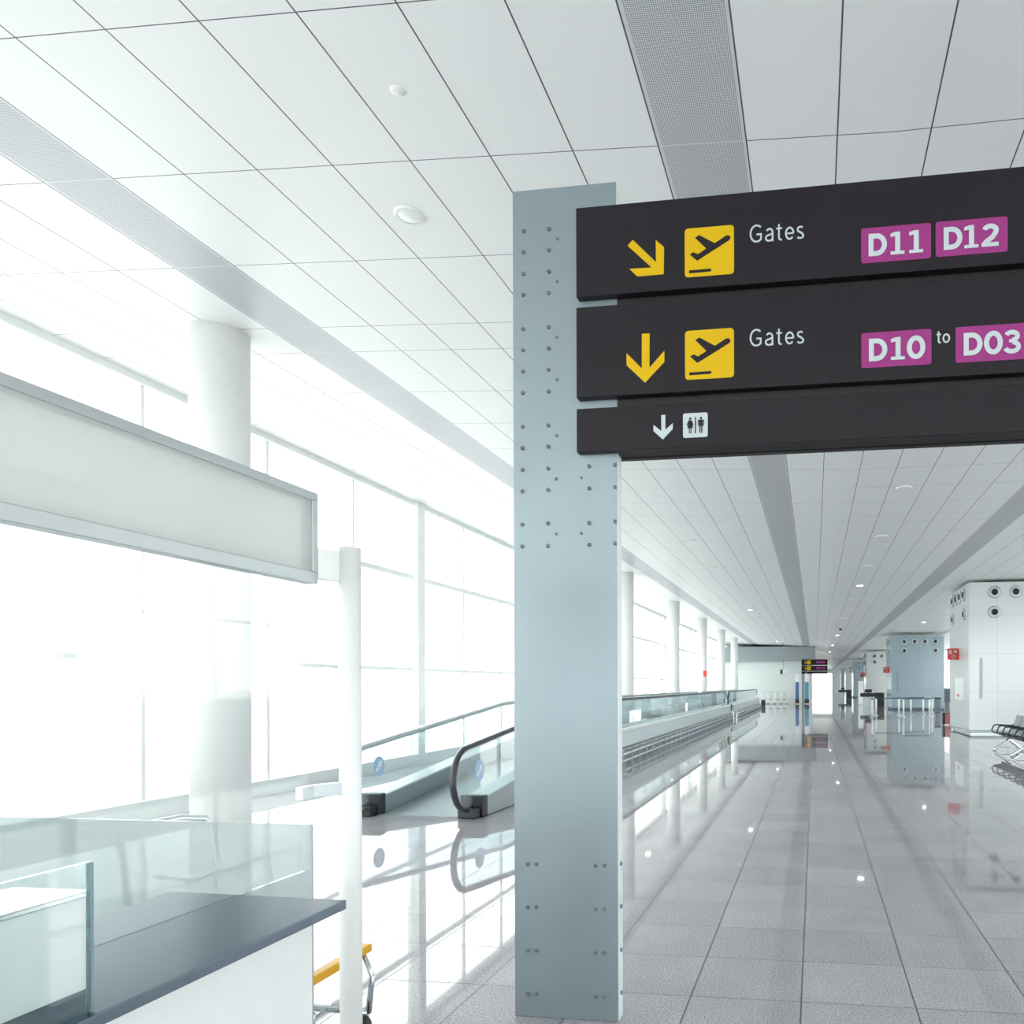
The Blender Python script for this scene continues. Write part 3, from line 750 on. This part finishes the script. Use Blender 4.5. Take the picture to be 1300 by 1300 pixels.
# ------------------------------------------------------------------ ventilation towers on the right
def tower(Y, W, D, white, label, k, full):
    X0 = 5.22
    t = thing('ventilation_tower', label, 'ventilation tower', (X0 + W / 2, Y, 0))
    H = 5.20 if k == 1 else 5.06
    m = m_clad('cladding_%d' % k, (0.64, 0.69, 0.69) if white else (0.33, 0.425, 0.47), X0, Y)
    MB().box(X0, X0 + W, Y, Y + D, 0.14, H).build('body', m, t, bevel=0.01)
    pl = MB(); pl.box(X0 + 0.08, X0 + W - 0.05, Y + 0.08, Y + D - 0.05, 0.0, 0.14)
    if full: pl.tube([(X0 - 0.02, Y + D, 0.10), (X0 - 0.02, Y - 0.02, 0.10), (X0 + W, Y - 0.02, 0.10)], 0.035, 8)
    pl.build('plinth', M['alu'] if white else M['sill'], t)
    def nozzle(c, ax):
        a = Vector(ax)
        mb = MB(); mb.lathe(c, ax, [(0.0, 0.21), (0.03, 0.21), (0.045, 0.18), (0.035, 0.105)], 24, 0)
        o = mb.build('air_nozzle', M['header'], t)
        MB().lathe(c, ax, [(0.035, 0.110), (0.06, 0.105), (0.02, 0.09), (0.012, 0.0)], 20).build('nozzle_throat', M['black'], o)
    if full:
        n1, n2 = (4.86, 4.18) if k == 1 else (4.66, 4.04)
        for i in range(4): nozzle((X0 + 0.86 + 0.69 * i, Y, n1), (0, -1, 0))
        for i in (0, 3): nozzle((X0 + 0.86 + 0.69 * i, Y, n2), (0, -1, 0))
        for i in range(4): nozzle((X0, Y + D * (0.2 + 0.2 * i), n1), (-1, 0, 0))
        for i in (0, 3): nozzle((X0, Y + D * (0.2 + 0.2 * i), n2), (-1, 0, 0))
        MB().box(X0 + 0.36, X0 + 0.47, Y - 0.004, Y + 0.03, 1.22, 2.62).build('recessed_pull', mat('pull_grey_%d' % k, (0.5, 0.55, 0.57) if white else (0.22, 0.28, 0.33), 0.4), t)
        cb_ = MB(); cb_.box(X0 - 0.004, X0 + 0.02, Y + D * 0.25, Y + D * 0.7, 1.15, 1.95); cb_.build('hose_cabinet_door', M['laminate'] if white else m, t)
        MB().lathe((X0, Y + D * 0.5, 1.32), (-1, 0, 0), [(0.0, 0.06), (0.03, 0.05), (0.035, 0.0)], 16).build('call_point', M['red'], t)
    else:
        for i in range(4): nozzle((X0 + 0.86 + 0.68 * i, Y, 4.62), (0, -1, 0))
        for i in (0, 3): nozzle((X0 + 0.86 + 0.68 * i, Y, 3.98), (0, -1, 0))
    return t
TOW = [(26.85, 5.4, 3.6, True, 'nearest white ventilation tower, behind the black seat row'),
       (53.0, 3.5, 3.6, False, 'blue-grey ventilation tower behind the barrier posts'),
       (78.5, 3.5, 3.6, True, 'white ventilation tower just beyond the big blue-grey tower'),
       (104.5, 3.5, 3.6, False, 'small distant blue-grey ventilation tower beside the red sign'),
       (130.5, 3.5, 3.6, True, 'tiny farthest white ventilation tower'),
       (152.0, 3.5, 3.6, False, 'tiny farthest blue-grey ventilation tower near the bright opening')]
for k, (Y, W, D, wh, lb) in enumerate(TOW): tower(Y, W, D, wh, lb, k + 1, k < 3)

# red fire-equipment flags projecting from the aisle-side corner of the first towers
def fire_flag(X, Y, z, s, label):
    t = thing('fire_equipment_sign', label, 'sign', (X, Y, z - s / 2))
    MB().box(X - s * 0.55, X + s * 0.45, Y - 0.02, Y, z - s / 2, z + s / 2).build('sign_plate', M['red'], t)
    pic = MB()
    pic.box(X - 0.42 * s, X - 0.16 * s, Y - 0.026, Y - 0.02, z + 0.02 * s, z + 0.36 * s)
    pic.box(X + 0.02 * s, X + 0.28 * s, Y - 0.026, Y - 0.02, z + 0.10 * s, z + 0.36 * s)
    pic.lathe((X - 0.02 * s, Y - 0.02, z - 0.22 * s), (0, -1, 0), [(0, 0.17 * s), (0.006, 0.17 * s), (0.006, 0.10 * s), (0, 0.10 * s)], 20)
    pic.build('pictogram', M['letter'], t)
fire_flag(5.22 - 0.185, 28.6, at_y(1212, 830.5, 28.6).z, 0.41, 'red fire equipment sign on the nearest white tower')
fire_flag(5.22 - 0.185, 54.6, at_y(1123, 850.5, 54.6).z, 0.41, 'red fire equipment sign at the left corner of the blue-grey tower')
fire_flag(5.22 - 0.21, 80.3, at_y(1093, 856.5, 80.3).z, 0.45, 'red fire equipment sign on the white tower past the blue-grey one')
cp = at_y(896, 855, 43.1)
tag(MB().box(-6.47 - 0.12 + 0.25, -6.47 + 0.32, 43.14, 43.22, cp.z - 0.16, cp.z + 0.16).build('fire_equipment_sign', M['red'], loc=(-6.3, 43.2, cp.z)), 'tiny red fire sign on a distant white column', 'sign')

# ------------------------------------------------------------------ seat row
def bench():
    Xb, Ya, n, pitch = 4.95, 20.9, 5, 0.58
    t = thing('seat_row', 'row of black perforated seats with armrests before white tower', 'seating', (Xb, Ya - 1.4, 0))
    L = pitch * n
    MB().tube([(Xb, Ya + 0.05, 0.37), (Xb, Ya - L - 0.05, 0.37)], 0.035, 10, rx=0.05).build('beam', M['black'], t)
    for i in range(n):
        y0 = Ya - pitch * i - 0.03; y1 = y0 - pitch + 0.06
        prof = [(-0.27, 0.455), (-0.20, 0.43), (0.10, 0.405), (0.17, 0.42)]
        s = MB(); s.prism([(Xb + x, y0, z) for x, z in prof] + [(Xb + x, y0, z - 0.02) for x, z in reversed(prof)], (0, y1 - y0, 0))
        s.build('seat', M['seat'], t)
        prof = [(0.17, 0.43), (0.22, 0.55), (0.30, 0.80), (0.33, 0.90)]
        b = MB(); b.prism([(Xb + x, y0, z) for x, z in prof] + [(Xb + x + 0.02, y0, z) for x, z in reversed(prof)], (0, y1 - y0, 0))
        b.build('backrest', M['seatback'], t)
    for i in range(n + 1):
        y = Ya - pitch * i
        MB().tube([(Xb + 0.12, y, 0.40), (Xb - 0.24, y, 0.43), (Xb - 0.30, y, 0.50), (Xb - 0.24, y, 0.63), (Xb - 0.18, y, 0.645), (Xb + 0.22, y, 0.62), (Xb + 0.26, y, 0.66)], 0.018, 8, rx=0.025).build('armrest', M['black'], t)
    for y in (Ya - 0.6, Ya - L + 0.6):
        lg = MB()
        lg.tube([(Xb, y, 0.36), (Xb - 0.03, y, 0.26), (Xb - 0.34, y, 0.06), (Xb - 0.38, y, 0.0)], 0.036, 8)
        lg.tube([(Xb, y, 0.36), (Xb + 0.03, y, 0.26), (Xb + 0.30, y, 0.06), (Xb + 0.34, y, 0.0)], 0.036, 8)
        lg.tube([(Xb - 0.30, y, 0.09), (Xb + 0.26, y, 0.09)], 0.014, 8)
        lg.build('leg', M['chrome'], t)
bench()

# ------------------------------------------------------------------ barrier posts
posts = [((1107.2, 910.4), 'leftmost white barrier post, before the black gate desk'), ((1112.3, 908.5), 'white barrier post second from the left, before the black gate desk'),
         ((1141.3, 908.5), 'white barrier post at the left end of the blue belt'), ((1147, 910.6), 'thick white barrier post third from left before blue-grey tower'),
         ((1156.4, 907.5), 'thin white barrier post in the middle of the blue belts'), ((1172, 907), 'thin white barrier post right of the middle, before blue-grey tower'),
         ((1180, 910.4), 'thick white barrier post at the right end, nearest of its pair'), ((1183.5, 909), 'rightmost white barrier post, before blue-grey tower')]
pr = None; PPOS = []
for (px, py), lb in posts:
    g = at_z(px, py, 0.0); PPOS.append(g)
    if pr is None:
        pr = thing('barrier_post', lb, 'barrier post', (g.x, g.y, 0), 'white belt barrier posts')
        MB().cyl((g.x, g.y, 0.02), (g.x, g.y, 0.94), 0.048, 20).build('pole', M['white'], pr)
        MB().lathe((g.x, g.y, 0), (0, 0, 1), [(0.0, 0.13), (0.015, 0.13), (0.03, 0.06), (0.03, 0.0)], 24).build('base', M['alu'], pr)
        MB().cyl((g.x, g.y, 0.94), (g.x, g.y, 1.01), 0.055, 20).build('belt_head', M['belt'], pr)
    else:
        o = copy_tree(pr); o.location = (g.x, g.y, 0); o['label'] = lb
BL = [o for o in COL.objects if o.name.startswith('barrier_post')]
for i, j in ((1, 2), (2, 4), (4, 5), (3, 6)):
    a, b = PPOS[i], PPOS[j]; o = BL[i]
    ORIGIN[o.name] = Vector((a.x, a.y, 0))
    d = (b - a).normalized(); nrm = Vector((-d.y, d.x, 0)) * 0.003
    a2, b2 = a + d * 0.055, b - d * 0.055
    MB().prism([(p.x, p.y, 0.95) for p in (a2 - nrm, b2 - nrm, b2 + nrm, a2 + nrm)], (0, 0, 0.05)).build('belt', M['belt'], o)

# ------------------------------------------------------------------ gate desks
def desk(Xa, Xb, Y, H, label):
    t = thing('gate_desk', label, 'desk', ((Xa + Xb) / 2, Y, 0)); W = Xb - Xa
    MB().box(Xa, Xb, Y, Y + 0.7, H - 0.30, H).build('worktop', M['black'], t, bevel=0.01)
    MB().box(Xa + 0.12 * W, Xa + 0.42 * W, Y + 0.1, Y + 0.6, 0, H - 0.30).build('pedestal', M['housing'], t)
    MB().box(Xb - 0.38 * W, Xb, Y - 0.05, Y + 0.7, 0.0, H + 0.03).build('cabinet', M['black'], t, bevel=0.01)
    m_ = MB(); m_.box(Xa + 0.2 * W, Xa + 0.5 * W, Y + 0.35, Y + 0.4, H + 0.05, H + 0.3); m_.box(Xa + 0.32 * W, Xa + 0.38 * W, Y + 0.36, Y + 0.42, H, H + 0.06)
    m_.build('monitor', M['black'], t)
Yd = 62.0; desk(at_y(1092.5, 890, Yd).x, at_y(1122.5, 890, Yd).x, Yd, 1.06, 'black boarding gate desk before the white tower, larger one')
Yd = 100.0; desk(at_y(1064.5, 880, Yd).x, at_y(1081, 880, Yd).x, Yd, 1.08, 'small distant black boarding gate desk before the small tower')
# white pull-up banner between the towers
Yb = 80.0; xb = at_y(1092.8, 880, Yb).x - 0.1
bn = thing('banner_stand', 'narrow white banner stand left of the black gate desk', 'banner', (xb, 66.5, 0))
xb2 = at_y(1092.8, 880, 66.5).x
MB().box(xb2 - 0.22, xb2 + 0.22, 66.48, 66.5, 0.05, 2.05).build('banner', M['white'], bn)
MB().box(xb2 - 0.26, xb2 + 0.26, 66.40, 66.58, 0.0, 0.06).build('base', M['alu'], bn)

# suitcase by the tower corner
g = at_z(1203, 920.5, 0)
sc = thing('suitcase', 'black and faded red suitcase standing by nearest white tower', 'suitcase', (g.x, g.y, 0))
x0, y0 = g.x, g.y
MB().box(x0 - 0.20, x0 + 0.17, y0, y0 + 0.26, 0.02, 0.52).build('body', M['black'], sc, bevel=0.03)
MB().box(x0 - 0.10, x0 + 0.15, y0 - 0.05, y0 - 0.002, 0.03, 0.50).build('front_pocket', M['pink'], sc, bevel=0.015)
MB().tube([(x0 - 0.1, y0 + 0.2, 0.50), (x0 - 0.1, y0 + 0.2, 0.95), (x0 + 0.1, y0 + 0.2, 0.95), (x0 + 0.1, y0 + 0.2, 0.50)], 0.012, 8).build('handle', M['alu'], sc)
for s in (-0.15, 0.12): MB().cyl((x0 + s - 0.02, y0 + 0.1, 0.03), (x0 + s + 0.02, y0 + 0.1, 0.03), 0.03, 12).build('wheel', M['black'], sc)
# dark waste bin beside the blue-grey tower
g = at_z(1190.5, 904.5, 0)
wb = thing('waste_bin', 'dark grey waste bin at right corner of blue-grey tower', 'bin', (g.x, g.y, 0))
MB().box(g.x - 0.16, g.x + 0.16, g.y - 0.16, g.y + 0.16, 0, 0.86).build('body', M['sill'], wb, bevel=0.02)
MB().box(g.x - 0.18, g.x + 0.18, g.y - 0.18, g.y + 0.18, 0.86, 0.93).build('lid', M['black'], wb, bevel=0.02)
g = at_z(969, 897, 0)
wb = thing('waste_bin', 'black waste bin at the far end of the moving walkway', 'bin', (g.x, g.y, 0))
MB().box(g.x - 0.16, g.x + 0.16, g.y - 0.16, g.y + 0.16, 0, 0.46).build('body', M['black'], wb, bevel=0.02)
MB().box(g.x - 0.17, g.x + 0.17, g.y - 0.17, g.y + 0.17, 0.46, 0.52).build('lid', M['black'], wb, bevel=0.02)

# row of trolleys parked at the far wall (facing the aisle)
tr0 = None
for i, px in enumerate((970.5, 979, 987.5, 996)):
    Xp = at_y(px, 890, 69.6).x
    lb = 'pale luggage trolley, %s in the row at the far wall' % ('leftmost', 'second from left', 'third from left', 'rightmost')[i]
    if tr0 is None:
        tr0 = make_trolley((Xp, 69.6, 0), lb, 'luggage trolleys parked at the far wall', 'white', 'black', 1.9); tr0.rotation_euler = (0, 0, -PI / 2)
    else:
        o = copy_tree(tr0); o.location = (Xp, 69.6, 0); o['label'] = lb

# poster totems under the far sign
for x0, x1, Y, m, lb in ((1009.5, 1014.5, 69.0, 'navy', 'slim poster totem with navy panel left of the far sign'), (1021.5, 1027.0, 69.2, 'teal', 'slim poster totem with teal panel under the far sign')):
    a, b = at_y(x0, 870, Y).x, at_y(x1, 870, Y).x
    t = thing('poster_totem', lb, 'totem', ((a + b) / 2, Y, 0))
    MB().box(a, b, Y, Y + 0.12, 0.0, 2.75).build('case', M['white'], t, bevel=0.01)
    MB().box(a + 0.02, b - 0.02, Y - 0.008, Y, 0.45, 2.0).build('poster', M[m], t)
    MB().box(a + 0.0, b - 0.0, Y - 0.012, Y, 0.05, 0.45).build('plinth', M['black'], t)

# flight monitor hanging near the far wall
Y = 66.0; a, b = at_y(990.5, 853, Y).x, at_y(999, 853, Y).x
t = thing('hanging_monitor', 'small flight monitor hanging before the far pale wall', 'monitor', ((a + b) / 2, Y, 2.6))
za, zb = at_y(995, 856.5, Y).z, at_y(995, 849.5, Y).z
MB().box(a, b, Y, Y + 0.25, za, zb).build('case', M['housing'], t, bevel=0.02)
MB().box(a - 0.0, a + 0.22, Y - 0.015, Y, za + 0.05, zb - 0.05).build('screen', M['black'], t)
MB().cyl(((a + b) / 2, Y + 0.12, zb), ((a + b) / 2, Y + 0.12, zc((a + b) / 2) + 0.01), 0.025, 10).build('hanging_pole', M['shade_pole'], t)

# ------------------------------------------------------------------ ceiling fittings
def downlight(X, Y, lit, r, label, group):
    z = zc(X)
    t = thing('ceiling_downlight', label, 'downlight', (X, Y, z), group)
    MB().lathe((X, Y, z + 0.005), (0, 0, -1), [(0.0, r), (0.014, r), (0.024, r * 0.9), (0.020, r * 0.78)], 28).build('trim_ring', M['white'], t)
    MB().lathe((X, Y, z + 0.005), (0, 0, -1), [(0.018, r * 0.78), (0.026, r * 0.5), (0.029, 0.0)], 24).build('lens', M['lamp'] if lit else M['lens'], t)
    t.rotation_euler = (0, 0.043 if X < 0.5 else 0, 0)
    return t
downlight(-3.185, 5.64, False, 0.118, 'round white ceiling downlight left of the grey pillar top', None)
LIT = 'small glowing round downlight in the ceiling far along the concourse'
OFF = 'round unlit white downlight flush in the ceiling beyond the sign'
pl_, po_ = None, None
spots = [(-3.15, 14.7 + 4.55 * k, k == 5 or k == 11) for k in range(0, 12)] + [(1.63, 9.6 + 4.55 * k, k in (4, 10, 13, 16)) for k in range(1, 17)] + [(-7.19, 32.2, True), (-7.19, 23.2, False), (6.19, 44.5, True), (6.19, 62.5, True)]
for X, Y, lit in spots:
    src = pl_ if lit else po_
    if src is None:
        src = downlight(X, Y, lit, 0.15, LIT if lit else OFF, 'lit ceiling downlights' if lit else 'unlit ceiling downlights')
        if lit: pl_ = src
        else: po_ = src
    else:
        o = copy_tree(src); o.location = (X, Y, zc(X)); o.rotation_euler = (0, 0.043 if X < 0.5 else 0, 0)
z = zc(-2.573)
sd = MB().lathe((-2.573, 4.422, z + 0.005), (0, 0, -1), [(0, 0.046), (0.010, 0.046), (0.014, 0.036), (0.020, 0.026), (0.021, 0)], 24).build('smoke_detector', M['white'], loc=(-2.573, 4.422, z))
tag(sd, 'tiny white smoke detector in the ceiling above the counter aisle', 'smoke detector')
dc = MB().lathe((1.647, 48.76, 5.305), (0, 0, -1), [(0, 0.12), (0.04, 0.12), (0.10, 0.09), (0.14, 0)], 20).build('ceiling_dome_camera', M['black'], loc=(1.647, 48.76, 5.3))
tag(dc, 'small dark dome camera under the distant ceiling', 'camera')

# ------------------------------------------------------------------ daylight
W = bpy.data.worlds.new('overcast_sky'); scene.world = W; W.use_nodes = True
nt = W.node_tree; bg = nt.nodes['Background']
bg.inputs[0].default_value = (0.965, 1.0, 0.985, 1); bg.inputs[1].default_value = 3.2

scene.view_settings.view_transform = 'Standard'
scene.view_settings.look = 'None'
scene.view_settings.exposure = 0.72
scene.view_settings.gamma = 1.0
scene.view_settings.use_curve_mapping = False
cy = scene.cycles
cy.max_bounces = 14; cy.diffuse_bounces = 7; cy.glossy_bounces = 6; cy.transmission_bounces = 6; cy.transparent_max_bounces = 24
cy.sample_clamp_indirect = 8.0
cy.use_denoising = True
